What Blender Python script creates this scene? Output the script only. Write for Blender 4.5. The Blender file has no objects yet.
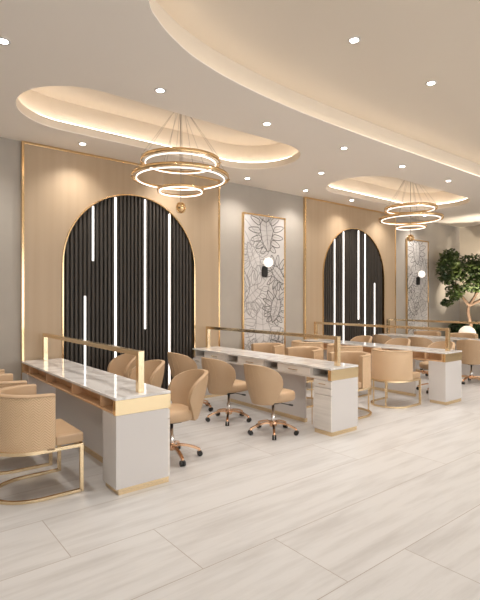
import bpy, bmesh, math, random
from mathutils import Vector, Matrix
R = math.radians
PI = math.pi
rnd = random.Random(7)
scene = bpy.context.scene
COL = scene.collection

# ------------------------------------------------------------------ materials
def newmat(name):
    m = bpy.data.materials.new(name); m.use_nodes = True
    nt = m.node_tree
    return m, nt, nt.nodes['Principled BSDF']

def plain(name, col, rough=.5, metal=0., spec=None, coat=0.):
    m, nt, b = newmat(name)
    b.inputs['Base Color'].default_value = (*col, 1)
    b.inputs['Roughness'].default_value = rough
    b.inputs['Metallic'].default_value = metal
    if coat: b.inputs['Coat Weight'].default_value = coat; b.inputs['Coat Roughness'].default_value = .1
    if spec is not None: b.inputs['Specular IOR Level'].default_value = spec
    return m

def emis(name, col, s):
    m, nt, b = newmat(name)
    b.inputs['Base Color'].default_value = (.9, .88, .85, 1)
    b.inputs['Emission Color'].default_value = (*col, 1)
    b.inputs['Emission Strength'].default_value = s
    return m

def noise_mix(name, c1, c2, scale, stretch=(1, 1, 1), rough=.5, detail=4, bump=0., lo=.35, hi=.65, metal=0):
    m, nt, b = newmat(name)
    N, L = nt.nodes, nt.links
    tc = N.new('ShaderNodeTexCoord'); mp = N.new('ShaderNodeMapping'); mp.inputs['Scale'].default_value = stretch
    no = N.new('ShaderNodeTexNoise'); no.inputs['Scale'].default_value = scale; no.inputs['Detail'].default_value = detail
    cr = N.new('ShaderNodeValToRGB')
    cr.color_ramp.elements[0].position = lo; cr.color_ramp.elements[0].color = (*c1, 1)
    cr.color_ramp.elements[1].position = hi; cr.color_ramp.elements[1].color = (*c2, 1)
    L.new(tc.outputs['Object'], mp.inputs['Vector']); L.new(mp.outputs[0], no.inputs['Vector'])
    L.new(no.outputs['Fac'], cr.inputs['Fac']); L.new(cr.outputs['Color'], b.inputs['Base Color'])
    b.inputs['Roughness'].default_value = rough; b.inputs['Metallic'].default_value = metal
    if bump:
        bp = N.new('ShaderNodeBump'); bp.inputs['Strength'].default_value = bump; bp.inputs['Distance'].default_value = .01
        L.new(no.outputs['Fac'], bp.inputs['Height']); L.new(bp.outputs['Normal'], b.inputs['Normal'])
    return m

MAT = {}
MAT['ceiling'] = plain('ceiling_paint', (.86, .80, .73), .85)
MAT['cove'] = plain('cove_paint', (.74, .66, .56), .85)
MAT['grey_wall'] = noise_mix('greige_wall', (.41, .37, .325), (.435, .395, .345), 3, rough=.8)
MAT['cream_wall'] = noise_mix('cream_wall', (.58, .51, .42), (.62, .55, .455), 1.5, rough=.85)
MAT['oak'] = noise_mix('pale_oak', (.445, .33, .218), (.468, .35, .234), 1.6, (9, .22, 9), .45, 6)
MAT['wood_in'] = noise_mix('honey_oak', (.64, .40, .22), (.72, .47, .28), 2.2, (7, .6, 7), .4, 6)
MAT['gold'] = plain('polished_gold', (.83, .60, .34), .17, 1.)
MAT['gold_satin'] = plain('satin_gold', (.86, .68, .44), .26, 1.)
MAT['gold_block'] = plain('brushed_gold', (.86, .69, .44), .14, 1.)
MAT['rose_gold'] = plain('rose_gold', (.83, .54, .35), .2, 1.)
MAT['chrome'] = plain('chrome', (.8, .78, .76), .12, 1.)
MAT['black'] = plain('black_plastic', (.012, .011, .011), .35)
MAT['flute'] = plain('charcoal_fluting', (.043, .035, .028), .55)
MAT['flute_gap'] = plain('black_backing', (.008, .007, .006), .6)
MAT['white_lacquer'] = plain('white_lacquer', (.635, .60, .58), .35)
MAT['drawer_white'] = noise_mix('white_washed_wood', (.68, .63, .58), (.76, .71, .66), 3, (9, .8, 9), .4, 5)
MAT['led'] = emis('led_white', (1, .95, .90), 1.9)
MAT['led_ring'] = emis('led_ring_white', (1, .93, .84), 1.6)
MAT['led_cove_soft'] = emis('led_cove_soft', (1, .84, .66), 3.6)
MAT['led_cove'] = emis('led_cove_warm', (1, .89, .77), 8.5)
MAT['lamp_disc'] = emis('lamp_disc', (1, .94, .86), 30)
MAT['globe'] = emis('globe_glass', (1, .9, .8), .9)
MAT['globe_warm'] = emis('globe_glass_warm', (1, .78, .58), .5)
MAT['bark'] = noise_mix('bark', (.06, .035, .02), (.14, .085, .05), 14, rough=.85, bump=.4)
MAT['leaf_a'] = noise_mix('leaf_green', (.015, .038, .009), (.085, .12, .026), 5, rough=.5)
MAT['leaf_b'] = noise_mix('leaf_dark', (.012, .035, .012), (.04, .08, .025), 7, rough=.5)
MAT['soil'] = noise_mix('soil', (.03, .02, .012), (.08, .05, .03), 20, rough=.95)
MAT['planter'] = noise_mix('planter_stone', (.50, .46, .41), (.60, .56, .50), 6, rough=.7)
MAT['line_dark'] = plain('engraved_dark', (.07, .062, .058), .6)
MAT['line_soft'] = plain('engraved_grey', (.33, .31, .30), .6)
MAT['slab'] = noise_mix('white_stone_slab', (.60, .565, .55), (.72, .69, .675), 2.5, rough=.4, detail=6)
MAT['wire'] = plain('steel_wire', (.35, .31, .27), .4, .8)

def leather(name, c1, c2, chevron=False):
    m, nt, b = newmat(name)
    N, L = nt.nodes, nt.links
    b.inputs['Roughness'].default_value = .48
    tc = N.new('ShaderNodeTexCoord')
    no = N.new('ShaderNodeTexNoise'); no.inputs['Scale'].default_value = 4; no.inputs['Detail'].default_value = 3
    mx = N.new('ShaderNodeMix'); mx.data_type = 'RGBA'
    mx.inputs[6].default_value = (*c1, 1); mx.inputs[7].default_value = (*c2, 1)
    L.new(tc.outputs['Object'], no.inputs['Vector']); L.new(no.outputs['Fac'], mx.inputs[0])
    out = mx.outputs[2]
    if chevron:
        sp = N.new('ShaderNodeSeparateXYZ'); L.new(tc.outputs['UV'], sp.inputs[0])
        def math_(op, a, bb=None):
            n = N.new('ShaderNodeMath'); n.operation = op
            for i, v in enumerate((a, bb)):
                if v is None: continue
                if isinstance(v, (int, float)): n.inputs[i].default_value = v
                else: L.new(v, n.inputs[i])
            return n.outputs[0]
        u = math_('PINGPONG', math_('MULTIPLY', sp.outputs[0], 1/.040), 1.0)     # 0..1..0 triangle across columns
        s = math_('ADD', math_('MULTIPLY', sp.outputs[1], 1/.020), math_('MULTIPLY', u, 1.9))
        f = math_('PINGPONG', s, .5)                                                # groove where small
        g = N.new('ShaderNodeMapRange'); g.inputs['From Min'].default_value = .03; g.inputs['From Max'].default_value = .17
        L.new(f, g.inputs['Value'])
        bp = N.new('ShaderNodeBump'); bp.inputs['Strength'].default_value = .9; bp.inputs['Distance'].default_value = .006
        L.new(g.outputs[0], bp.inputs['Height']); L.new(bp.outputs['Normal'], b.inputs['Normal'])
        m2 = N.new('ShaderNodeMix'); m2.data_type = 'RGBA'
        m2.inputs[6].default_value = (c1[0]*.68, c1[1]*.60, c1[2]*.46, 1)
        L.new(out, m2.inputs[7]); L.new(g.outputs[0], m2.inputs[0]); out = m2.outputs[2]
    L.new(out, b.inputs['Base Color'])
    return m
MAT['leather'] = leather('tan_leather', (.455, .305, .18), (.50, .34, .205))
MAT['leather_weave'] = leather('woven_tan_leather', (.76, .53, .33), (.80, .57, .36), True)

def marble():
    m, nt, b = newmat('white_marble'); N, L = nt.nodes, nt.links
    tc = N.new('ShaderNodeTexCoord'); mp = N.new('ShaderNodeMapping'); mp.inputs['Rotation'].default_value = (0, 0, .5)
    n1 = N.new('ShaderNodeTexNoise'); n1.inputs['Scale'].default_value = 1.6; n1.inputs['Detail'].default_value = 6; n1.inputs['Distortion'].default_value = 1.2
    r1 = N.new('ShaderNodeValToRGB'); e = r1.color_ramp.elements
    e[0].position = .42; e[0].color = (.80, .775, .755, 1)
    e[1].position = .54; e[1].color = (.80, .775, .755, 1)
    k = e.new(.495); k.color = (.62, .585, .56, 1)
    L.new(tc.outputs['Object'], mp.inputs['Vector']); L.new(mp.outputs[0], n1.inputs['Vector'])
    L.new(n1.outputs['Fac'], r1.inputs['Fac']); L.new(r1.outputs['Color'], b.inputs['Base Color'])
    b.inputs['Roughness'].default_value = .06
    return m
MAT['marble'] = marble()

def floor_mat():
    m, nt, b = newmat('pale_plank_tile'); N, L = nt.nodes, nt.links
    tc = N.new('ShaderNodeTexCoord'); sp = N.new('ShaderNodeSeparateXYZ'); L.new(tc.outputs['Object'], sp.inputs[0])
    def mt(op, a, bb=None, c=None):
        n = N.new('ShaderNodeMath'); n.operation = op
        for i, v in enumerate((a, bb, c)):
            if v is None: continue
            if isinstance(v, (int, float)): n.inputs[i].default_value = v
            else: L.new(v, n.inputs[i])
        return n.outputs[0]
    W_, LEN, OFF = .58, 2.675, .535
    row = mt('FLOOR', mt('DIVIDE', mt('SUBTRACT', sp.outputs[1], 1.59), W_))        # row 0: Y 1.59..2.17
    fy = mt('FRACT', mt('DIVIDE', mt('SUBTRACT', sp.outputs[1], 1.59), W_))
    xx = mt('DIVIDE', mt('ADD', mt('SUBTRACT', sp.outputs[0], 2.0), mt('MULTIPLY', row, OFF)), LEN)
    fx = mt('FRACT', xx); cx = mt('FLOOR', xx)
    dy = mt('MULTIPLY', mt('MINIMUM', fy, mt('SUBTRACT', 1., fy)), W_)
    dx = mt('MULTIPLY', mt('MINIMUM', fx, mt('SUBTRACT', 1., fx)), LEN)
    d = mt('MINIMUM', dx, dy)
    groove = mt('GREATER_THAN', d, .0022)
    wn = N.new('ShaderNodeTexWhiteNoise'); wn.noise_dimensions = '2D'
    cv = N.new('ShaderNodeCombineXYZ'); L.new(row, cv.inputs[0]); L.new(cx, cv.inputs[1]); L.new(cv.outputs[0], wn.inputs['Vector'])
    off = N.new('ShaderNodeVectorMath'); off.operation = 'MULTIPLY_ADD'
    L.new(wn.outputs['Color'], off.inputs[0]); off.inputs[1].default_value = (9, 9, 9); L.new(tc.outputs['Object'], off.inputs[2])
    mp = N.new('ShaderNodeMapping'); mp.inputs['Scale'].default_value = (.75, 6.5, 1); mp.inputs['Rotation'].default_value = (0, 0, .05)
    L.new(off.outputs[0], mp.inputs['Vector'])
    no = N.new('ShaderNodeTexNoise'); no.inputs['Scale'].default_value = 1.7; no.inputs['Detail'].default_value = 7; no.inputs['Roughness'].default_value = .6
    L.new(mp.outputs[0], no.inputs['Vector'])
    cr = N.new('ShaderNodeValToRGB'); e = cr.color_ramp.elements
    e[0].position = .30; e[0].color = (.49, .475, .466, 1); e[1].position = .56; e[1].color = (.605, .595, .59, 1)
    L.new(no.outputs['Fac'], cr.inputs['Fac'])
    mx = N.new('ShaderNodeMix'); mx.data_type = 'RGBA'; mx.inputs[6].default_value = (.33, .28, .24, 1)
    L.new(groove, mx.inputs[0]); L.new(cr.outputs['Color'], mx.inputs[7]); L.new(mx.outputs[2], b.inputs['Base Color'])
    b.inputs['Roughness'].default_value = .33
    return m
MAT['floor'] = floor_mat()

# ------------------------------------------------------------------ mesh helpers
def obj(name, bm, mat, parent=None, smooth=False, loc=None):
    me = bpy.data.meshes.new(name); bm.normal_update(); bm.to_mesh(me); bm.free()
    for mm in (mat if isinstance(mat, (list, tuple)) else [mat]): me.materials.append(MAT[mm] if isinstance(mm, str) else mm)
    if smooth:
        for p in me.polygons: p.use_smooth = True
    o = bpy.data.objects.new(name, me); COL.objects.link(o)
    if parent: o.parent = parent
    if loc: o.location = loc
    return o
def tag(o, label=None, cat=None, group=None, kind=None):
    for k, v in (('label', label), ('category', cat), ('group', group), ('kind', kind)):
        if v: o[k] = v
    return o
def empty(name, loc=(0, 0, 0), rz=0):
    o = bpy.data.objects.new(name, None); COL.objects.link(o); o.location = loc; o.rotation_euler = (0, 0, rz)
    o.empty_display_size = .1
    return o
def copy_tree(o, parent=None):
    c = o.copy(); COL.objects.link(c); c.parent = parent
    for ch in [x for x in COL.objects if x.parent == o]: copy_tree(ch, c)
    return c

def box(bm, x0, x1, y0, y1, z0, z1, bev=0., seg=2):
    r = bmesh.ops.create_cube(bm, size=1.)
    vs = r['verts']
    for v in vs:
        v.co = Vector((x0 + (v.co.x + .5)*(x1-x0), y0 + (v.co.y + .5)*(y1-y0), z0 + (v.co.z + .5)*(z1-z0)))
    if bev:
        es = list({e for v in vs for e in v.link_edges})
        bmesh.ops.bevel(bm, geom=es, offset=bev, segments=seg, affect='EDGES', profile=.6)
    return bm
def bx(*a, **k): return box(bmesh.new(), *a, **k)

def ring(c, r, ax, ay, n):
    return [c + ax*(r*math.cos(2*PI*i/n)) + ay*(r*math.sin(2*PI*i/n)) for i in range(n)]
def tube(bm, pts, r, n=10, closed=False, square=None):
    """sweep a round (or rectangular square=(w,h)) section along pts; up is Z where possible"""
    P = [Vector(p) for p in pts]; m = len(P); rows = []
    rr = r if isinstance(r, (list, tuple)) else [r]*m
    for i, p in enumerate(P):
        a = P[(i-1) % m] if (closed or i > 0) else P[i]; b = P[(i+1) % m] if (closed or i < m-1) else P[i]
        t = (b-a).normalized()
        up = Vector((0, 0, 1)) if abs(t.z) < .95 else Vector((0, 1, 0))
        s = t.cross(up).normalized(); u = s.cross(t).normalized()
        if square:
            w, h = square[0]/2, square[1]/2
            k = 1.
            if (closed or 0 < i < m-1):
                t1 = (P[i]-a).normalized(); k = 1/max(.5, t1.dot(t))
            rows.append([bm.verts.new(p + s*(sx*w*k) + u*(sz*h)) for sx, sz in ((-1, -1), (1, -1), (1, 1), (-1, 1))])
        else:
            rows.append([bm.verts.new(q) for q in ring(p, rr[i], s, u, n)])
    k = len(rows[0])
    rng = range(m) if closed else range(m-1)
    for i in rng:
        A, B = rows[i], rows[(i+1) % m]
        for j in range(k): bm.faces.new((A[j], A[(j+1) % k], B[(j+1) % k], B[j]))
    if not closed:
        bm.faces.new(rows[0][::-1]); bm.faces.new(rows[-1])
    bmesh.ops.recalc_face_normals(bm, faces=bm.faces)
    return bm
def lathe(bm, prof, n=24, c=(0, 0, 0)):
    c = Vector(c); rows = []
    for r, z in prof:
        rows.append([bm.verts.new(c + Vector((max(r, 1e-4)*math.cos(2*PI*i/n), max(r, 1e-4)*math.sin(2*PI*i/n), z))) for i in range(n)])
    for A, B in zip(rows, rows[1:]):
        for j in range(n): bm.faces.new((A[j], A[(j+1) % n], B[(j+1) % n], B[j]))
    bmesh.ops.remove_doubles(bm, verts=bm.verts, dist=2e-4)
    bmesh.ops.recalc_face_normals(bm, faces=bm.faces)
    return bm

def fill_plate(name, loops, thick, mat, parent=None, smooth=False):
    """flat plate in XY with holes, thickness centred on 0, via a filled 2D curve"""
    cu = bpy.data.curves.new(name, 'CURVE'); cu.dimensions = '2D'; cu.fill_mode = 'BOTH'; cu.extrude = thick/2
    for lp in loops:
        s = cu.splines.new('POLY'); s.points.add(len(lp)-1)
        for p, q in zip(s.points, lp): p.co = (q[0], q[1], 0, 1)
        s.use_cyclic_u = True
    t = bpy.data.objects.new(name+'_tmp', cu); COL.objects.link(t)
    dg = bpy.context.evaluated_depsgraph_get()
    me = bpy.data.meshes.new_from_object(t.evaluated_get(dg)); me.name = name
    bpy.data.objects.remove(t); bpy.data.curves.remove(cu)
    me.materials.clear(); me.materials.append(MAT[mat])
    o = bpy.data.objects.new(name, me); COL.objects.link(o)
    if parent: o.parent = parent
    return o

def stadium(x0, x1, yc, r, n=28, grow=0.):
    r2 = r + grow; a, b = x0 + r, x1 - r
    p = [(b + r2*math.cos(t), yc + r2*math.sin(t)) for t in [(-PI/2) + PI*i/n for i in range(n+1)]]
    p += [(a + r2*math.cos(t), yc + r2*math.sin(t)) for t in [(PI/2) + PI*i/n for i in range(n+1)]]
    return p
def catmull(pts, sub=8):
    out = []
    for i in range(len(pts)-1):
        p0 = pts[max(i-1, 0)]; p1 = pts[i]; p2 = pts[i+1]; p3 = pts[min(i+2, len(pts)-1)]
        for k in range(sub):
            t = k/sub
            out.append(tuple(.5*((2*b) + (-a+c)*t + (2*a-5*b+4*c-d)*t*t + (-a+3*b-3*c+d)*t**3) for a, b, c, d in zip(p0, p1, p2, p3)))
    out.append(tuple(pts[-1])); return out
def offset_loop(lp, d):
    n = len(lp); out = []
    area = sum(lp[i][0]*lp[(i+1) % n][1] - lp[(i+1) % n][0]*lp[i][1] for i in range(n))
    sg = 1 if area > 0 else -1
    for i in range(n):
        a, b = Vector(lp[i-1]), Vector(lp[(i+1) % n]); t = (b-a).normalized()
        out.append((lp[i][0] + sg*t.y*d, lp[i][1] - sg*t.x*d))
    return out
def wall_loop(bm, lp, z0, z1):
    n = len(lp)
    lo = [bm.verts.new((x, y, z0)) for x, y in lp]; hi = [bm.verts.new((x, y, z1)) for x, y in lp]
    for i in range(n): bm.faces.new((lo[i], lo[(i+1) % n], hi[(i+1) % n], hi[i]))
    return bm

# ------------------------------------------------------------------ room shell
CZ, YW = 3.47, 6.24
X0, X1, Y0 = -3.0, 12.6, -5.0
st = lambda o: tag(o, kind='structure')
st(obj('floor', bx(X0-.1, X1+.1, Y0-.1, YW+.1, -.1, 0), 'floor'))
st(obj('wall_back', bx(X0, X1+.1, YW, YW+.12, 0, 4.2), 'grey_wall'))
st(obj('wall_right', bx(X1, X1+.12, Y0, YW, 0, 4.2), 'cream_wall'))
st(obj('wall_left', bx(X0-.12, X0, Y0, YW+.12, 0, 4.2), 'grey_wall'))
# unseen wall behind the camera; three wide openings added to let in fill daylight
bm = bmesh.new()
fill_wins = [(-2.8, 2.1), (2.3, 7.2), (7.4, 12.4)]
box(bm, X0, X1, Y0-.12, Y0, 0, .25); box(bm, X0, X1, Y0-.12, Y0, 3.1, 4.2)
xs = [X0] + [v for w in fill_wins for v in w] + [X1]
for a, b in zip(xs[::2], xs[1::2]): box(bm, a, b, Y0-.12, Y0, .25, 3.1)
st(obj('wall_front', bm, 'grey_wall'))
for i, (a, b) in enumerate(fill_wins):
    f = bmesh.new()
    for q in ((a, a+.05, .25, 3.1), (b-.05, b, .25, 3.1), (a+.05, b-.05, .25, .30), (a+.05, b-.05, 3.05, 3.1), ((a+b)/2-.025, (a+b)/2+.025, .3, 3.05)):
        box(f, q[0], q[1], Y0-.09, Y0-.03, q[2], q[3])
    st(obj('fill_window_%d' % (i+1), f, 'black'))

cove1 = stadium(1.14, 4.78, 4.905, .635)
cove2 = stadium(6.08, 9.70, 5.0, .67)
edge = [(1.02, -3.2), (1.02, 1.0), (1.06, 1.7), (1.20, 2.30), (1.446, 2.777), (1.60, 2.94), (1.823, 3.085), (2.135, 3.225), (2.658, 3.35), (3.5, 3.445), (4.6, 3.48), (6.0, 3.48)]
big = catmull(edge, 7) + [(11.6, 3.48), (11.6, -3.2)]
ceil = fill_plate('ceiling', [[(X0, Y0), (X1, Y0), (X1, YW), (X0, YW)], cove1, cove2, big], .012, 'ceiling')
ceil.location.z = CZ + .006; st(ceil)
def cavity(n, lp, grow, top, led_name, ledlabel, led_h=.02, inset=.035, led_mat='led_cove', lip=.1):
    out = offset_loop(lp, grow); zl = CZ+lip
    bm = bmesh.new(); wall_loop(bm, out, zl-.001, top)
    if lip > .03:
        wall_loop(bm, lp, CZ+.012, zl)
        a = [bm.verts.new((x, y, zl)) for x, y in lp]; b = [bm.verts.new((x, y, zl)) for x, y in out]
        for i in range(len(a)): bm.faces.new((a[i-1], a[i], b[i], b[i-1]))
    f = bm.faces.new([bm.verts.new((x, y, top)) for x, y in out])
    mid = obj('trim_%d' % n, bm, 'cove'); st(mid)
    lb = bmesh.new(); l1 = offset_loop(lp, inset+.012)
    tube(lb, [(x, y, zl+led_h/2+.001) for x, y in l1], 0, closed=True, square=(.014, led_h))
    tag(obj(led_name, lb, led_mat), ledlabel, 'light strip')
cavity(1, cove1, .11, 3.86, 'cove_light', 'warm hidden light strip around the oval ceiling recess over the nearer chandelier')
cavity(2, cove2, .11, 3.86, 'cove_light', 'warm hidden light strip around the oval ceiling recess over the farther chandelier')
cavity(3, big, .10, 3.73, 'cove_light', 'warm hidden light strip along the curved edge of the largest ceiling recess', led_mat='led_cove_soft', lip=.012, inset=.03)
# lid above, so that no daylight leaks into the void
st(obj('ceiling_slab', bx(X0, X1, Y0, YW, 4.0, 4.1), 'ceiling'))

# ------------------------------------------------------------------ wall panels
def rectgold(x0, x1, z0, z1, w, y0, y1):
    bm = bmesh.new()
    box(bm, x0, x0+w, y0, y1, z0, z1, .003); box(bm, x1-w, x1, y0, y1, z0, z1, .003)
    box(bm, x0+w, x1-w, y0, y1, z1-w, z1, .003)
    return bm
def arch_pts(cx, r, zs, n=40, z0=0.):
    return [(cx-r, z0)] + [(cx - r*math.cos(PI*i/n), zs + r*math.sin(PI*i/n)) for i in range(n+1)] + [(cx+r, z0)]
def arch_panel(xa, xb, cx, strips, which):
    root = empty('wall_panel', (cx, YW, 0)); tag(root, which[0], 'wall panel')
    r, zs = 1.022, 1.985
    hw1, hw2 = xa-cx, xb-cx
    hole = arch_pts(0, r, zs, z0=0.0)
    # one continuous outline: rectangle with the arch cut from below
    outline = [(hw1, .0)] + [(p[0], p[1]) for p in hole] + [(hw2, .0), (hw2, CZ-.002), (hw1, CZ-.002)]
    pl = fill_plate('oak_board', [outline], .04, 'oak', root); pl.rotation_euler = (PI/2, 0, 0); pl.location = (0, -.022, 0)
    gb = rectgold(hw1-.012, hw2+.012, 0, CZ-.003, .030, -.052, -.002)
    obj('gold_edging', gb, 'gold', root)
    ar = root
    bm = bmesh.new(); P = arch_pts(0, r, zs)
    tube(bm, [(x, -.036, z) for x, z in P], 0, square=(.026, .03))
    # square sweep uses Z-up frames; rebuild as explicit band
    bm.free(); bm = bmesh.new()
    Pi = arch_pts(0, r-.016, zs); rows = []
    for (xo, zo), (xi, zi) in zip(P, Pi):
        rows.append([bm.verts.new(q) for q in ((xo, -.002, zo), (xo, -.062, zo), (xi, -.062, zi), (xi, -.002, zi))])
    for A, B in zip(rows, rows[1:]):
        for j in range(4): bm.faces.new((A[j], A[(j+1) % 4], B[(j+1) % 4], B[j]))
    bmesh.ops.recalc_face_normals(bm, faces=bm.faces)
    obj('gold_arch_trim', bm, 'gold', ar)
    # fluting
    bm = bmesh.new(); pitch = .0575; n = int((2*r-.05)/pitch); x = -n*pitch/2
    ri = r-.017
    for i in range(n):
        xa_, xb_ = x+.007, x+pitch-.007
        def top(q): return zs + math.sqrt(max(ri*ri-q*q, 0.0))
        sec = [(xa_, -.006), (xa_+.004, -.030), (xa_+.010, -.036), (xb_-.010, -.036), (xb_-.004, -.030), (xb_, -.006)]
        lo = [bm.verts.new((a, b, 0)) for a, b in sec]; hi = [bm.verts.new((a, b, top(a)-.001)) for a, b in sec]
        for j in range(6): bm.faces.new((lo[j], lo[(j+1) % 6], hi[(j+1) % 6], hi[j]))
        bm.faces.new(hi); bm.faces.new(lo[::-1]); x += pitch
    bmesh.ops.recalc_face_normals(bm, faces=bm.faces)
    obj('fluted_board', bm, 'flute', ar)
    bm = bmesh.new(); Pb = arch_pts(0, ri, zs)
    bm.faces.new([bm.verts.new((a, -.004, b)) for a, b in Pb]); bmesh.ops.recalc_face_normals(bm, faces=bm.faces)
    obj('backing_board', bm, 'flute_gap', ar)
    for (sx, za, zb) in strips:
        q = sx-cx; t = zs + math.sqrt(ri*ri-q*q) - .012
        obj('light_bar', bx(q-.0115, q+.0115, -.050, -.030, za, min(zb, t), .004), 'led', ar)
PX = [3.0, 8.03]
arch_panel(1.50, 4.50, 3.0, [(2.28, 0.02, 1.554), (2.39, 2.03, 9), (2.711, .02, 9), (3.165, 1.077, 9), (3.57, .02, 9)],
           ('pale oak wall board with gold edges and black fluted arch, behind the nearest desk', ))
arch_panel(6.52, 9.50, 8.03, [(7.371, .02, 9), (7.653, .02, 9), (8.146, 1.086, 9), (8.37, .02, 9), (8.709, .02, 1.873)],
           ('farther pale oak wall board with gold edges and black fluted arch, between the two murals', ))

# leaf murals
def ribbon(bm, pts, w, y, clip):
    x0, x1, z0, z1 = clip; run = []
    def flush():
        if len(run) > 1:
            P = [Vector((a, b)) for a, b in run]; V = []
            for i, p in enumerate(P):
                t = (P[min(i+1, len(P)-1)] - P[max(i-1, 0)])
                if t.length < 1e-6: t = Vector((1, 0))
                t.normalize(); nn = Vector((-t.y, t.x))*w/2
                V.append((bm.verts.new((p.x+nn.x, y, p.y+nn.y)), bm.verts.new((p.x-nn.x, y, p.y-nn.y))))
            for A, B in zip(V, V[1:]): bm.faces.new((A[0], B[0], B[1], A[1]))
        run.clear()
    for a, b in pts:
        if x0 <= a <= x1 and z0 <= b <= z1: run.append((a, b))
        else: flush()
    flush()
def monstera(bd, bs, cx, cz, s, rot, y, clip, seed):
    g = random.Random(seed); ca, sa = math.cos(rot), math.sin(rot)
    T = lambda x, z: (cx + (x*ca - z*sa)*s, cz + (x*sa + z*ca)*s)
    for side in (-1, 1):
        pts = [(0, -.30)]
        angs = [2.45, 2.0, 1.62, 1.30, 1.0, .68]; lens = [.56, .70, .76, .72, .62, .50]
        for i, (a, ln) in enumerate(zip(angs, lens)):
            m = -.28 + .135*i; d = (math.sin(a), math.cos(a)); nrm = (-d[1], d[0]); hw = .078 + .010*g.random()
            inn = .30 + .14*g.random()
            def P(t, w, droop=.10): return (side*(d[0]*ln*t + nrm[0]*w*-1), m + d[1]*ln*t - droop*t*t*(.5) - nrm[1]*w)
            pts += [P(inn, -hw*.75), P(.66, -hw*1.15), P(.88, -hw*.85), P(1.04, -hw*.1), P(.97, hw*.6), P(.70, hw*1.1), P(inn+.05, hw*.75)]
            ribbon(bs, [T(*p) for p in catmull([(0, m), P(.5, 0), P(.85, 0)], 5)], .006, y, clip)
        pts.append((0, .72))
        ribbon(bd, [T(*p) for p in catmull(pts, 5)], .0125, y, clip)
    ribbon(bd, [T(*p) for p in catmull([(0.10, -1.05), (-.03, -.6), (0, -.3), (0, .70)], 8)], .0085, y, clip)
def mural(x0, x1, z1, label, seed):
    root = empty('leaf_mural', ((x0+x1)/2, YW, 0)); tag(root, label, 'mural')
    w = (x1-x0)/2; z0 = .30
    obj('stone_slab', bx(-w+.02, w-.02, -.030, -.002, z0+.02, z1-.02), 'slab', root)
    bm = rectgold(-w, w, z0, z1, .026, -.045, -.002); box(bm, -w+.026, w-.026, -.045, -.002, z0, z0+.026, .003)
    obj('gold_frame', bm, 'gold', root)
    clip = (-w+.03, w-.03, z0+.03, z1-.03)
    bd, bs = bmesh.new(), bmesh.new()
    L = [(.05, 2.72, .52, PI+.1), (-.24, 2.22, .44, .5), (.30, 1.98, .40, -2.3), (-.28, 1.62, .48, 2.2), (.27, 1.38, .42, PI-.3), (-.04, .98, .66, .05), (.38, .62, .42, 1.0), (-.32, .50, .40, -.6)]
    g = random.Random(seed)
    for i, (a, b, s, r) in enumerate(L):
        if seed > 1: a = -a; r = -r + .2
        monstera(bd if i % 2 == 0 else bs, bs, a, b, s, r, -.0315 - .0004*(i % 3), clip, seed*50+i)
    for q in range(7):
        xa = -w + g.random()*2*w; za = z0 + g.random()*(z1-z0-.6)
        ribbon(bd if q % 2 else bs, catmull([(xa, za), (xa+g.uniform(-.15, .15), za+.3), (xa+g.uniform(-.3, .3), za+.7)], 10), .010, -.0312, clip)
    obj('leaf_outlines', bd, 'line_dark', root); obj('leaf_veins', bs, 'line_soft', root)
mural(5.0, 6.0, 3.0, 'white stone mural of line-drawn monstera leaves in a gold frame between the two black arches', 1)
mural(9.98, 10.94, 2.96, 'farther white stone mural of line-drawn leaves in a gold frame, left of the tree', 2)

def sconce(x, z, label):
    root = empty('wall_sconce', (x, YW-.034, z)); tag(root, label, 'wall lamp')
    bm = bmesh.new(); n = 16   # capsule plate
    pts = [(.052*math.cos(t), .045+.050*math.sin(t)) for t in [PI*i/n for i in range(n+1)]] + [(.052*math.cos(t), -.055+.050*math.sin(t)) for t in [PI+PI*i/n for i in range(n+1)]]
    lo = [bm.verts.new((a, 0, b-.15)) for a, b in pts]; hi = [bm.verts.new((a, -.045, b-.15)) for a, b in pts]
    for i in range(len(pts)): bm.faces.new((lo[i], lo[(i+1) % len(pts)], hi[(i+1) % len(pts)], hi[i]))
    bm.faces.new(hi); bm.faces.new(lo[::-1]); bmesh.ops.recalc_face_normals(bm, faces=bm.faces)
    obj('mount', bm, 'black', root)
    bm = bmesh.new(); tube(bm, [(0, -.04, -.06), (0, -.09, -.06)], .018, 12); obj('stem', bm, 'black', root)
    bm = bmesh.new(); bmesh.ops.create_uvsphere(bm, u_segments=24, v_segments=16, radius=.081)
    obj('globe', bm, 'globe', root, True, (0, -.115, 0))
sconce(5.48, 2.155, 'black wall sconce with round white globe on the nearer leaf mural')
sconce(10.44, 2.12, 'black wall sconce with round white globe on the farther leaf mural')

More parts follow.
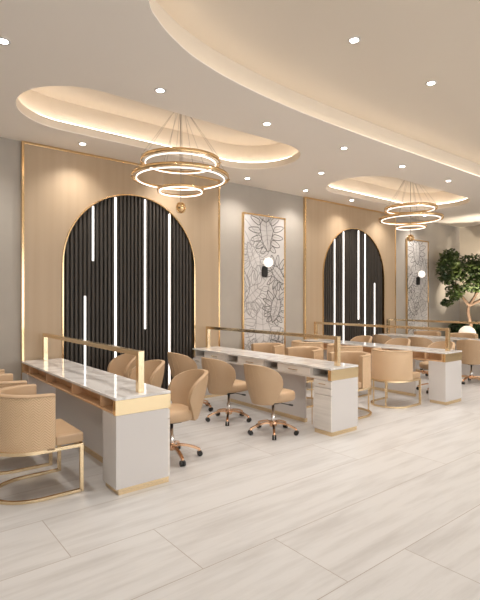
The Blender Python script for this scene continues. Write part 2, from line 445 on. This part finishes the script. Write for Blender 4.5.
# ------------------------------------------------------------------ chandeliers
def chandelier():
    root = empty('chandelier')
    bm = bmesh.new(); lathe(bm, [(0, 3.86), (.13, 3.86), (.13, 3.835), (0, 3.83)], 28); obj('canopy', bm, 'gold', root, True)
    for r, z, tilt in ((.425, 3.155, 0), (.53, 2.965, 0), (.258, 2.815, 0)):
        w = .050 if r > .3 else .022; h = .048 if r > .3 else .03
        bm = bmesh.new(); lathe(bm, [(r+w, z), (r+w+.006, z), (r+w+.006, z+h), (r+w, z+h), (r+w, z)], 80)
        g = obj('gold_ring', bm, 'gold', root, True)
        bm = bmesh.new(); lathe(bm, [(r-.005, z-.009), (r+.005, z-.009), (r+.005, z+.004), (r-.005, z+.004), (r-.005, z-.009)], 80)
        obj('light_ring', bm, 'led_ring', g)
        nk = 4 if r > .3 else 3
        for k in range(nk):
            a = k*2*PI/nk + .5 + r
            bm = bmesh.new(); tube(bm, [((r+.004)*math.cos(a), (r+.004)*math.sin(a), z+.004), ((r+w+.02)*math.cos(a), (r+w+.02)*math.sin(a), z+.02)], .006, 8)
            obj('clamp', bm, 'gold', g, True)
    for r, z, n, ph in ((.475, 3.215, 5, .3), (.58, 3.02, 4, 1.0), (.26, 2.85, 3, .1)):
        for k in range(n):
            a = ph + k*2*PI/n
            bm = bmesh.new(); tube(bm, [(.05*math.cos(a), .05*math.sin(a), 3.83), (r*math.cos(a), r*math.sin(a), z)], .0022, 5)
            obj('wire', bm, 'wire', root)
    bm = bmesh.new()
    tube(bm, [(0, 0, 3.83), (0, 0, 2.66)], .005, 6)
    obj('central_rod', bm, 'wire', root)
    bm = bmesh.new()
    bmesh.ops.create_icosphere(bm, subdivisions=2, radius=.055, matrix=Matrix.Translation((0, 0, 2.62)))
    for k in range(3):
        a = k*PI/3; tube(bm, [(.062*math.cos(t)*math.cos(a), .062*math.cos(t)*math.sin(a), 2.62+.062*math.sin(t)) for t in [2*PI*i/24 for i in range(24)]], .007, 6, True)
    obj('finial_ball', bm, 'gold', root, True)
    return root
ch = chandelier(); ch.location = (2.98, 4.9, 0); tag(ch, 'nearer gold chandelier of three glowing rings hanging from the left oval recess', 'chandelier', 'ring chandeliers')
c2 = copy_tree(ch); c2.location = (8.09, 4.95, .06); tag(c2, 'farther gold chandelier of three glowing rings in front of the second oak wall board', 'chandelier', 'ring chandeliers')

# ------------------------------------------------------------------ downlights
def downlight():
    root = empty('downlight')
    bm = bmesh.new(); lathe(bm, [(.036, -.006), (.050, -.006), (.056, -.001), (.056, 0), (.036, 0)], 20); obj('bezel', bm, 'white_lacquer', root)
    bm = bmesh.new(); lathe(bm, [(0, -.0045), (.036, -.0045), (.036, -.001), (0, -.001)], 20); obj('lens', bm, 'lamp_disc', root)
    return root
DL = [(x, 3.905) for x in (.806, 2.151, 3.49, 4.83, 6.16, 7.51)] + [(x, 5.85) for x in (.78, 2.12, 3.47, 4.81, 6.16, 7.47, 8.8, 10.15)] + [(x, 4.888) for x in (5.50,)]
DLu = [(3.265, 2.53), (4.53, 2.54), (1.97, 2.5), (5.72, 2.5), (6.97, 2.5), (3.22, .2), (5.72, .2), (8.2, .2), (8.2, 2.5)]
DLx = [(-.54, 3.905), (8.85, 3.905), (10.2, 3.905), (-.54, 1.2), (-.54, -1.5)]
names = {(.806, 3.905): 'leftmost, cut by the left edge of the photo', (2.151, 3.905): 'above the nearer chandelier, between the oval and largest recesses', (3.49, 3.905): 'above the right end of the nearer oval recess',
         (4.83, 3.905): 'right of the nearer oval recess, close under the largest recess', (6.16, 3.905): 'above the farther oval recess', (7.51, 3.905): 'right of the farther oval recess, just above its tip',
         (2.12, 5.85): 'over the left part of the nearer oak wall board', (4.81, 5.85): 'over the grey wall left of the nearer leaf mural', (6.16, 5.85): 'over the grey wall right of the nearer leaf mural',
         (7.47, 5.85): 'over the farther oak wall board', (5.50, 4.888): 'between the two oval recesses', (3.265, 2.53): 'in the largest recess, the left of the two seen there', (4.53, 2.54): 'in the largest recess, the right of the two seen there',
         (3.47, 5.85): 'hidden behind the rings of the nearer chandelier', (8.8, 5.85): 'over the right part of the farther oak wall board', (10.15, 5.85): 'over the farther leaf mural', (.78, 5.85): 'over the grey wall beyond the left edge'}
d0 = None; PW = 62.
lights = []
SPD = bpy.data.lights.new('downlight_beam', 'SPOT'); SPD.energy = PW; SPD.spot_size = R(125); SPD.spot_blend = 1.; SPD.color = (1, .945, .88); SPD.shadow_soft_size = .04
for (x, y), z in [(p, CZ) for p in DL] + [(p, 3.73) for p in DLu] + [(p, CZ) for p in DLx]:
    if d0 is None: o = d0 = downlight()
    else: o = copy_tree(d0)
    o.location = (x, y, z)
    tag(o, 'small recessed downlight ' + names.get((x, y), 'outside the photo'), 'downlight', 'recessed downlights')
    lights.append(o)
for o in lights:
    s = bpy.data.objects.new('beam', SPD); COL.objects.link(s); s.parent = o; s.location = (0, 0, -.02)

# ------------------------------------------------------------------ manicure desk
TL = 2.79; HL = TL/2
def desk():
    root = empty('manicure_desk')
    obj('tabletop', bx(-.232, .250, -HL, HL, .728, .750, .003), 'marble', root)
    # carcass: client side is -x, working side is +x
    seg = [.26, .55, .26, .54, .26, .55, .26]; k = (TL-.10)/sum(seg); seg = [s*k for s in seg]
    ys = [-HL+.05]
    for s in seg: ys.append(ys[-1]+s)
    zb, zt = .612, .728
    bm = bmesh.new()
    box(bm, -.222, .225, ys[0], ys[-1], zb, zb+.014)                    # shelf board
    box(bm, -.125, -.110, ys[0], ys[-1], zb+.014, zt)                    # back of the open shelf
    for y in (ys[0], ys[1], (ys[2]+ys[3])/2, (ys[4]+ys[5])/2, ys[6], ys[7]-.016):
        box(bm, -.222, -.125, y, y+.016, zb+.014, zt)
    obj('shelf_case', bm, 'wood_in', root)
    bm = bmesh.new()
    for i in (0, 2, 4, 6):
        a, b = ys[i], ys[i+1]
        box(bm, 0.002, .226, a, a+.016, zb+.014, zt); box(bm, 0.002, .226, b-.016, b, zb+.014, zt); box(bm, 0.002, .012, a+.016, b-.016, zb+.014, zt)
        box(bm, .012, .226, a+.016, b-.016, zb+.014, zb+.022)
    box(bm, .2252, .236, ys[0], ys[-1], zb, zb+.0138)
    obj('cubby_case', bm, 'drawer_white', root)
    for i in (1, 3, 5):
        a, b = ys[i], ys[i+1]
        d = obj('drawer', bx(.212, .240, a+.004, b-.004, zb+.017, zt-.004, .002), 'drawer_white', root)
        c = (a+b)/2; bm = bmesh.new(); box(bm, .250, .258, c-.075, c+.075, .672, .679, .002)
        box(bm, .240, .250, c-.068, c-.062, .672, .679); box(bm, .240, .250, c+.062, c+.068, .672, .679)
        obj('handle', bm, 'gold', d)
    for s in (-1, 1):
        y0, y1 = sorted((s*HL, s*(HL-.265)))
        ye0, ye1 = sorted((s*HL, s*(HL-.045)))
        obj('gold_end_block', bx(-.231, .249, ye0, ye1, .612, .728, .002), 'gold_block', root)
        p = obj('pedestal', bx(-.226, .226, y0+.002, y1-.002, .045, .611, .003), 'white_lacquer', root)
        obj('door', bx(.226, .244, y0+.004, y1-.004, .050, .440, .002), 'drawer_white', p)
        for za, zc in ((.446, .520), (.526, .600)):
            d = obj('small_drawer', bx(.226, .244, y0+.004, y1-.004, za, zc, .002), 'drawer_white', p)
        bm = bmesh.new(); c = (y0+y1)/2; box(bm, .2445, .250, c-.05, c+.05, .560, .566, .002); obj('small_handle', bm, 'gold', p)
        bm = bmesh.new(); box(bm, .2445, .250, (y1 if s < 0 else y0)-s*(-.0)-.012-.006*s, (y1 if s < 0 else y0)-.006-.006*s, .08, .42, .001); obj('door_handle', bm, 'gold', p)
        obj('plinth', bx(-.205, .234, y0+(.004 if s < 0 else .012), y1-(.012 if s < 0 else .004), 0, .045), 'gold_satin', root)
    pan = bmesh.new()
    ya = -HL+.61
    obj('modesty_panel', bx(-.01, .01, ya, -ya, .045, .612), 'white_lacquer', root)
    obj('panel_plinth', bx(-.022, .022, ya-.003, -ya+.003, 0, .045), 'gold_satin', root)
    # brass rail
    bm = bmesh.new(); w = .026; e = 1.295; ht = 1.087
    box(bm, .022-w, .022+w, -e-w, -e+w, .750, ht, .003); box(bm, .022-w, .022+w, e-w, e+w, .750, ht, .003)
    box(bm, .022-w, .022+w, -e+w, e-w, ht-.042, ht, .003)
    obj('overhead_rail', bm, 'gold_satin', root)
    return root
YC = 3.385 + HL
DX = [1.712, 4.215, 6.66, 9.06]
labels = ['white marble-topped manicure desk with gold rail in front of the nearer arch, at left',
          'white marble-topped manicure desk with gold rail at the centre, drawers facing the swivel chairs',
          'white marble-topped manicure desk with gold rail right of centre, in front of the farther arch',
          'farthest marble-topped manicure desk, cut by the right edge, below the tree']
d0 = None
for i, x in enumerate(DX):
    o = d0 = desk() if i == 0 else copy_tree(d0)
    if i: o = o
    o.location = (x, YC, 0); o.rotation_euler.z = PI if i % 2 else 0
    tag(o, labels[i], 'desk', 'manicure desks')
    if i == 0: first = o
    d0 = first

# ------------------------------------------------------------------ shells shared by the chairs
def shell(bm, fn, nu, nv, uvfn=None):
    """closed double-walled shell from fn(s,t)->(outer, inner)"""
    O = [[bm.verts.new(fn(s/nu, t/nv)[0]) for s in range(nu+1)] for t in range(nv+1)]
    I = [[bm.verts.new(fn(s/nu, t/nv)[1]) for s in range(nu+1)] for t in range(nv+1)]
    for t in range(nv):
        for s in range(nu):
            bm.faces.new((O[t][s], O[t][s+1], O[t+1][s+1], O[t+1][s]))
            bm.faces.new((I[t][s], I[t+1][s], I[t+1][s+1], I[t][s+1]))
    for s in range(nu):
        bm.faces.new((O[0][s+1], O[0][s], I[0][s], I[0][s+1])); bm.faces.new((O[nv][s], O[nv][s+1], I[nv][s+1], I[nv][s]))
    for t in range(nv):
        bm.faces.new((O[t][0], O[t+1][0], I[t+1][0], I[t][0])); bm.faces.new((O[t+1][nu], O[t][nu], I[t][nu], I[t+1][nu]))
    bmesh.ops.recalc_face_normals(bm, faces=bm.faces)
    return bm
def mods(o, bev=0., sub=0):
    if bev:
        m = o.modifiers.new('b', 'BEVEL'); m.width = bev; m.segments = 3; m.limit_method = 'ANGLE'; m.angle_limit = R(50)
    if sub:
        m = o.modifiers.new('s', 'SUBSURF'); m.levels = sub; m.render_levels = sub
    return o

# barrel (client) chair, facing +x, origin on the floor under the middle of the front legs
HWB = .275
def dpath(hw, xf, xb, n=22, inset=0.):
    """D-shaped plan path: from (xf,-hw) back round to (xf,+hw)"""
    hw -= inset; xb += inset; ex = min(xf-.04, xb+.31); sx = ex-xb
    P = [(xf + (ex-xf)*i/5, -hw) for i in range(5)]
    P += [(ex - sx*math.sin(a), -hw*math.cos(a)) for a in [PI*i/n for i in range(n+1)]]
    P += [(ex + (xf-ex)*i/5, hw) for i in range(1, 6)]
    return P
def barrel_chair():
    root = empty('barrel_chair')
    xf, xb = -.20, -.575
    Po = dpath(HWB+.01, xf, xb); Pi = dpath(HWB+.01, xf, xb, inset=.062)
    n = len(Po)-1
    def zt(k):
        f = abs(k/n*2-1); return .800 - .012*f
    bm = bmesh.new(); prof = []
    zb = .355
    rows = []
    acc = [0]
    for i in range(n): acc.append(acc[-1] + math.hypot(Po[i+1][0]-Po[i][0], Po[i+1][1]-Po[i][1]))
    for k in range(n+1):
        (xo, yo), (xi, yi) = Po[k], Pi[k]; t = zt(k)
        mid = lambda f: (xo+(xi-xo)*f, yo+(yi-yo)*f)
        sec = [(0.06, zb), (0, zb+.012), (0, .50), (0, .66), (0, t-.016), (.12, t-.005), (.30, t), (.70, t), (.88, t-.005), (1, t-.018), (1, .6), (1, zb)]
        rows.append([bm.verts.new((*mid(f), z)) for f, z in sec])
    uvl = bm.loops.layers.uv.new('UVMap')
    m = len(rows[0])
    for k in range(n):
        for j in range(m-1):
            f = bm.faces.new((rows[k][j], rows[k+1][j], rows[k+1][j+1], rows[k][j+1]))
            f.material_index = 0 if j <= 3 else 1
            for lp in f.loops:
                kk = k if lp.vert in (rows[k][j], rows[k][j+1]) else k+1
                lp[uvl].uv = (acc[kk], lp.vert.co.z)
            f.smooth = True
    for e in (0, n):
        f = bm.faces.new(rows[e] if e else rows[e][::-1]); f.material_index = 1
    for k in range(n):
        f = bm.faces.new((rows[k][0], rows[k][m-1], rows[k+1][m-1], rows[k+1][0])); f.material_index = 1
    bmesh.ops.recalc_face_normals(bm, faces=bm.faces)
    o = obj('backrest', bm, ['leather_weave', 'leather'], root); mods(o, .006)
    bm = bmesh.new(); P = dpath(HWB+.01, xf+.0, xb, inset=-.0015)
    tube(bm, [(x, y, zt(i)-.014) for i, (x, y) in enumerate(P)], .0035, 6); obj('piping', bm, 'leather', o, True)
    # seat cushion
    Pc = dpath(HWB-.058, .0, xb, inset=.0)
    bm = bmesh.new(); 
    Pc = [(x if x > xb+.07 else xb+.07, y) for x, y in dpath(HWB-.055, -.01, xb+.065)]
    Pc = Pc
    front = [(.0, HWB-.075), (.012, HWB-.13), (.018, 0), (.012, -HWB+.13), (.0, -HWB+.075)]
    lp = Pc + front
    lo = [bm.verts.new((x, y, .385)) for x, y in lp]; hi = [bm.verts.new((x, y, .463)) for x, y in lp]
    for i in range(len(lp)): bm.faces.new((lo[i], lo[(i+1) % len(lp)], hi[(i+1) % len(lp)], hi[i]))
    bm.faces.new(hi); bm.faces.new(lo[::-1]); bmesh.ops.recalc_face_normals(bm, faces=bm.faces)
    o = obj('seat', bm, 'leather', root); mods(o, .018)
    # the front of the cushion widens to the legs in front of the shell
    o = obj('seat_front', bx(xf+.004, .018, -HWB+.0, HWB-.0, .386, .462, .018, 3), 'leather', root)
    for p in o.data.polygons: p.use_smooth = False
    # gold frame
    F = dpath(HWB, .0, xb-.01)
    bm = bmesh.new(); tube(bm, [(x, y, .366) for x, y in F], 0, square=(.020, .026)); box(bm, -.012, .012, -HWB+.01, HWB-.01, .353, .379)
    obj('seat_frame', bm, 'gold_satin', root)
    bm = bmesh.new(); tube(bm, [(x, y, .013) for x, y in F], 0, square=(.024, .022)); obj('sled_base', bm, 'gold_satin', root)
    for s in (-1, 1): obj('leg', bx(-.014, .014, s*HWB-.012, s*HWB+.012, .002, .379, .002), 'gold_satin', root)
    for s in (-1, 1): obj('rear_post', bx(-.583, -.567, s*.10-.008, s*.10+.008, .02, .36, .002), 'gold_satin', root)
    return root

# swivel chair, facing +x, origin on the floor under the column
def swivel_chair():
    root = empty('swivel_chair')
    TH = .048
    def fn(s, t, outer):
        v = t
        z = .362 + .443*v
        # half angle of the wrap narrows at foot and rounds off at the top
        n = 2.6
        top = max(0., 1 - max(0, (v-.45)/.55)**n)**(1/n)
        a_m = R(88)*(.66 + .34*min(1, v/.45)**.8)
        if v > .45: a_m = R(88)*top
        a_m = max(a_m, R(9))
        a = (s*2-1)*a_m
        r = .190 + .052*math.sin(min(1, v*1.15)*PI/2)
        if not outer: r -= TH*(1-.35*max(0, v-.6)/.4)
        lean = -.045*v
        ex = 1.20
        x = -ex*r*math.cos(a) + lean - .04 ; y = r*1.0*math.sin(a)
        return Vector((x, y, z))
    bm = bmesh.new(); nv, nu = 22, 26
    vv = [1-(1-i/nv)**1.5 for i in range(nv+1)]; vv[-1] = .9985
    O = [[bm.verts.new(fn(s/nu, t, True)) for s in range(nu+1)] for t in vv]
    I = [[bm.verts.new(fn(s/nu, t, False)) for s in range(nu+1)] for t in vv]
    for t in range(nv):
        for s in range(nu):
            bm.faces.new((O[t][s], O[t][s+1], O[t+1][s+1], O[t+1][s])); bm.faces.new((I[t][s], I[t+1][s], I[t+1][s+1], I[t][s+1]))
    for s in range(nu):
        bm.faces.new((O[0][s+1], O[0][s], I[0][s], I[0][s+1])); bm.faces.new((O[nv][s], O[nv][s+1], I[nv][s+1], I[nv][s]))
    for t in range(nv):
        bm.faces.new((O[t][0], O[t+1][0], I[t+1][0], I[t][0])); bm.faces.new((O[t+1][nu], O[t][nu], I[t][nu], I[t+1][nu]))
    bmesh.ops.recalc_face_normals(bm, faces=bm.faces)
    o = obj('backrest', bm, 'leather', root, True); mods(o, .014)
    bm = bmesh.new()
    for k in (-2, -1, 0, 1, 2):                                   # stitched seams up the outside
        pts = []
        for i in range(3, nv-2):
            v = vv[i]; s = .5 + k*.095
            pts.append(fn(s, v, True)*1.0 + Vector((-.0005, 0, 0)))
        tube(bm, pts, .0016, 5)
    obj('seams', bm, 'leather', o, True)
    # seat: rounded cushion
    bm = bmesh.new(); n = 40; lp = []
    for i in range(n):
        a = 2*PI*i/n; c, s = math.cos(a), math.sin(a); e = 2/2.9
        x = (abs(c)**e)*(.235 if c > 0 else .180)*(1 if c > 0 else -1); y = (abs(s)**e)*.212*(1 if s > 0 else -1)
        lp.append((x+.0, y*(1 - .10*(x < 0)*abs(x)/.2)))
    levels = [(.80, .372), (.97, .382), (1.0, .407), (1.0, .445), (.97, .467), (.85, .477), (.4, .482)]
    rows = [[bm.verts.new((x*f, y*f, z)) for x, y in lp] for f, z in levels]
    for A, B in zip(rows, rows[1:]):
        for j in range(n): bm.faces.new((A[j], A[(j+1) % n], B[(j+1) % n], B[j]))
    bm.faces.new(rows[-1]); bm.faces.new(rows[0][::-1]); bmesh.ops.recalc_face_normals(bm, faces=bm.faces)
    obj('seat', bm, 'leather', root, True)
    obj('tilt_mechanism', bx(-.085, .07, -.05, .05, .330, .375, .008), 'black', root)
    bm = bmesh.new(); tube(bm, [(.02, -.04, .352), (.04, -.13, .346), (.06, -.19, .342)], .005, 8); tube(bm, [(.06, -.19, .342), (.075, -.235, .340)], .010, 8)
    obj('lever', bm, 'black', root, True)
    bm = bmesh.new(); lathe(bm, [(0, .34), (.016, .34), (.016, .22), (.024, .215), (.026, .10), (0, .10)], 20); obj('gas_column', bm, 'chrome', root, True)
    bm = bmesh.new(); lathe(bm, [(0, .135), (.034, .135), (.042, .12), (.042, .085), (.03, .075), (0, .075)], 20); obj('base_hub', bm, 'rose_gold', root, True)
    for k in range(5):
        a = R(12) + k*2*PI/5; c, s = math.cos(a), math.sin(a)
        pts = [(.03*c, .03*s, .112), (.10*c, .10*s, .118), (.19*c, .19*s, .098), (.262*c, .262*s, .068)]
        bm = bmesh.new(); tube(bm, catmull(pts, 4), 0, square=(.026, .020)); leg = obj('base_leg', bm, 'rose_gold', root)
        cw = obj('caster', bm_caster(c, s), 'black', root, False)
        bm = bmesh.new(); lathe(bm, [(0, .072), (.013, .072), (.015, .062), (.015, .052), (0, .050)], 10, (.262*c, .262*s, 0)); obj('caster_cap', bm, 'rose_gold', cw)
    return root
def bm_caster(c, s):
    bm = bmesh.new(); cx, cy = .268*c, .268*s
    for d in (-1, 1):
        ox, oy = cx - s*d*.013, cy + c*d*.013
        tube(bm, [(ox + s*.009, oy - c*.009, .026), (ox - s*.009, oy + c*.009, .026)], .026, 16)
    return bm

barrel_proto = None
def put_barrel(x, y, rz, label):
    global barrel_proto
    if barrel_proto is None: o = barrel_proto = barrel_chair()
    else: o = copy_tree(barrel_proto)
    o.location = (x, y, 0); o.rotation_euler.z = rz
    tag(o, label, 'chair', 'tan barrel chairs')
sw_proto = None
def put_swivel(x, y, rz, label):
    global sw_proto
    if sw_proto is None: o = sw_proto = swivel_chair()
    else: o = copy_tree(sw_proto)
    o.location = (x, y, 0); o.rotation_euler.z = rz
    tag(o, label, 'chair', 'tan swivel chairs')

put_barrel(1.315, 3.925, 0, 'large tan barrel chair with woven back on gold sled base, nearest at the left edge')
put_barrel(1.30, 4.67, 0, 'tan barrel chair directly behind the nearest woven barrel chair at the left edge')
put_barrel(1.30, 5.53, 0, 'farthest of the three tan barrel chairs at the left edge')
put_swivel(2.265, 3.89, PI-.05, 'tan swivel chair facing left, close behind the end of the nearest desk')
put_swivel(2.30, 4.78, PI+.10, 'tan swivel chair behind the nearest desk, its back just right of the rail post')
put_swivel(2.39, 5.60, PI+.1, 'tan swivel chair behind the nearest desk, left of the rail post against the arch')
put_swivel(3.58, 3.90, .04, 'tan swivel chair seen from behind, nearest at the drawers of the central desk')
put_swivel(3.53, 4.66, .02, 'tan swivel chair seen from behind, middle of three at the drawers of the central desk')
put_swivel(3.50, 5.42, -.05, 'tan swivel chair seen from behind at the far drawers of the central desk')
put_barrel(4.70, 3.95, PI, 'tan barrel chair just right of the gold end of the central desk')
put_barrel(4.70, 4.78, PI, 'tan barrel chair behind the central desk, middle of its far side')
put_barrel(4.70, 5.58, PI, 'tan barrel chair behind the central desk, in front of the nearer leaf mural')
put_barrel(6.20, 3.92, 0, 'tan barrel chair standing clear on its gold base between the central and third desks')
put_barrel(6.22, 4.78, 0, 'tan barrel chair at the third desk, behind the end of the central rail')
put_barrel(6.22, 5.58, 0, 'farthest tan barrel chair at the third desk, before the oak board')
put_swivel(7.30, 4.02, PI-.1, 'tan swivel chair at the third desk, just right of its rail post')
put_swivel(7.30, 4.80, PI+.1, 'tan swivel chair with rounded back showing over the middle of the third desk')
put_swivel(7.30, 5.62, PI, 'tan swivel chair at the far end of the third desk against the farther arch')
put_swivel(8.55, 4.02, .35, 'tan swivel chair seen from behind at the right edge, right of the third desk')
put_swivel(8.40, 4.86, .1, 'tan swivel chair seen from behind at the fourth desk, above the third desk top')
put_swivel(8.38, 5.62, -.1, 'tan swivel chair seen from behind at the far end of the fourth desk')
put_barrel(9.52, 4.78, PI, 'tan barrel chair behind the fourth desk, below the round glowing lamp')
put_barrel(9.52, 5.58, PI, 'tan barrel chair behind the fourth desk, in front of the farther leaf mural')

# ------------------------------------------------------------------ planting at the right
def leaves(bm, n, gen, size, g):
    for _ in range(n):
        c = gen(); a, b = g.uniform(0, 2*PI), g.uniform(-.9, .9)
        M = Matrix.Rotation(a, 3, 'Z') @ Matrix.Rotation(b, 3, 'Y') @ Matrix.Rotation(g.uniform(-.6, .6), 3, 'X')
        s = size*g.uniform(.7, 1.3)
        P = [(-.5, 0, 0), (0, -.26, .05), (.5, 0, -.06), (0, .26, .05)]
        V = [bm.verts.new(c + M @ (Vector(p)*s)) for p in P]
        bm.faces.new((V[0], V[1], V[2])); bm.faces.new((V[0], V[2], V[3]))
g = random.Random(11)
def blob(c, r, g):
    def f():
        while True:
            p = Vector((g.uniform(-1, 1), g.uniform(-1, 1), g.uniform(-1, 1)))
            if .15 < p.length < 1: return Vector(c) + Vector((p.x*r[0], p.y*r[1], p.z*r[2]))
    return f
TX, TY = 11.62, 5.50
tb = empty('planter_box', (11.95, 4.6, 0)); tag(tb, 'long pale stone planter along the right wall holding the tree and shrubs', 'planter')
obj('planter_shell', bx(-.60, .60, -1.9, 1.55, 0, .42, .01), 'planter', tb)
obj('soil', bx(-.56, .56, -1.86, 1.51, .42, .45), 'soil', tb)
tree = empty('tree', (TX, TY, .45)); tag(tree, 'small green-leaved tree with twisting trunk in front of the cream wall at right', 'tree')
bm = bmesh.new()
limbs = [([(0, 0, -.02), (.02, -.02, .4), (-.05, .02, .75), (-.03, .0, .95)], [.055, .045, .038, .034]),
         ([(-.03, 0, .92), (-.18, .12, 1.15), (-.30, .25, 1.45), (-.45, .34, 1.8)], [.04, .033, .022, .010]),
         ([(-.03, 0, .92), (.06, -.10, 1.15), (.02, -.22, 1.4), (-.05, -.3, 1.85)], [.042, .034, .024, .010]),
         ([(-.03, 0, .92), (.22, -.25, 1.10), (.30, -.5, 1.28), (.5, -.8, 1.6)], [.04, .034, .024, .010]),
         ([(.22, -.25, 1.10), (.1, -.55, 1.2), (.05, -.9, 1.25), (.1, -1.1, 1.5)], [.028, .022, .018, .008]),
         ([(-.18, .12, 1.15), (-.10, .3, 1.4), (.05, .35, 1.7)], [.022, .017, .008]),
         ([(.06, -.10, 1.15), (.2, -.1, 1.5), (.25, -.2, 1.9)], [.024, .017, .008])]
for pts, rr in limbs:
    P = catmull(pts, 5); m = len(P)
    rad = [rr[min(int(i/(m-1)*(len(rr)-1)), len(rr)-2)] + (rr[min(int(i/(m-1)*(len(rr)-1))+1, len(rr)-1)] - rr[min(int(i/(m-1)*(len(rr)-1)), len(rr)-2)])*((i/(m-1)*(len(rr)-1)) % 1) for i in range(m)]
    tube(bm, P, rad, 9)
obj('trunk', bm, 'bark', tree, True)
bm = bmesh.new()
for c, r, n in [((-.46, .30, 1.80), (.30, .28, .40), 900), ((-.30, .22, 1.25), (.24, .22, .22), 330), ((-.15, .0, 1.75), (.32, .30, .28), 520), ((.05, -.3, 1.75), (.32, .32, .26), 480),
                ((.0, -.15, 1.40), (.34, .34, .18), 420), ((.3, -.6, 1.6), (.32, .36, .28), 500), ((.35, -.95, 1.5), (.3, .34, .34), 460), ((-.38, .38, .98), (.15, .15, .10), 110), ((.1, -.75, 1.25), (.3, .3, .14), 260), ((-.3, .36, 2.15), (.24, .22, .18), 260), ((.1, .0, 2.0), (.32, .3, .2), 300)]:
    leaves(bm, n, blob(c, r, g), .105, g)
obj('foliage', bm, 'leaf_a', tree)
shrubs = [((11.86, 5.88, .45), .42, 'dark green shrub left of the tree trunk, under the farther leaf mural'), ((11.86, 5.45, .45), .40, 'dark green shrub around the foot of the tree'),
          ((11.86, 4.95, .45), .42, 'dark green shrub right of the tree foot, behind the round lamp'), ((11.86, 4.4, .45), .42, 'dark green shrub at the right edge of the photo')]
for (c, s, lb) in shrubs:
    r_ = empty('shrub', c); tag(r_, lb, 'shrub', 'shrubs under the tree')
    bm = bmesh.new()
    for k in range(6):
        a = k*1.05; tube(bm, [(0, 0, -.01), (.08*math.cos(a), .08*math.sin(a), .15), (.2*math.cos(a), .2*math.sin(a), .32)], [.012, .009, .004], 6)
    obj('stems', bm, 'bark', r_)
    bm = bmesh.new(); leaves(bm, 620, blob((0, 0, .27), (.27, .27, .24), g), .10, g); obj('shrub_leaves', bm, 'leaf_b', r_)
gl = empty('globe_lamp', (11.1, 5.315, 0)); tag(gl, 'round glowing cream globe lamp rising above a barrel chair below the tree', 'lamp')
bm = bmesh.new(); lathe(bm, [(0, 0), (.16, 0), (.16, .02), (.02, .03), (.02, .50), (.05, .52), (0, .52)], 24); obj('lamp_stand', bm, 'gold', gl, True)
bm = bmesh.new(); bmesh.ops.create_uvsphere(bm, u_segments=32, v_segments=20, radius=.19); obj('lamp_globe', bm, 'globe_warm', gl, True, (0, 0, .70))

# garden uplights in front of the tree
def uplight(loc, tgt, energy, label):
    o = empty('garden_uplight', loc); tag(o, label, 'spotlight')
    bm = bmesh.new(); lathe(bm, [(0, 0), (.04, 0), (.045, .06), (.035, .06), (.033, .05), (0, .05)], 16); obj('housing', bm, 'black', o, True)
    l = bpy.data.lights.new('uplight_beam', 'SPOT'); l.energy = energy; l.spot_size = R(62); l.spot_blend = .8; l.color = (1, .88, .72); l.shadow_soft_size = .03
    s = bpy.data.objects.new('beam', l); COL.objects.link(s); s.parent = o; s.location = (0, 0, .08)
    d = Vector(tgt) - Vector(loc); s.rotation_euler = d.to_track_quat('-Z', 'Y').to_euler()
uplight((11.12, 5.05, 0), (12.55, 6.0, 3.0), 420, 'small black garden uplight on the floor between fourth desk and tree')
uplight((10.35, 4.2, 0), (12.6, 5.3, 3.0), 900, 'small black garden uplight on the floor behind the fourth desk, right of the tree')

# ------------------------------------------------------------------ world + camera
w = bpy.data.worlds.new('World'); scene.world = w; w.use_nodes = True
bg = w.node_tree.nodes['Background']; bg.inputs[0].default_value = (.99, .99, .98, 1); bg.inputs[1].default_value = 3.4
cam = bpy.data.cameras.new('camera'); cam.sensor_fit = 'HORIZONTAL'; cam.sensor_width = 36; cam.lens = 468/480*36; cam.clip_start = .05
co = bpy.data.objects.new('camera', cam); COL.objects.link(co)
co.location = (0, 0, 1.5); co.rotation_euler = (PI/2, 0, -R(38.517)); scene.camera = co
vs = scene.view_settings; vs.view_transform = 'Standard'; vs.look = 'None'; vs.gamma = 1; vs.use_curve_mapping = False; vs.exposure = 0.0
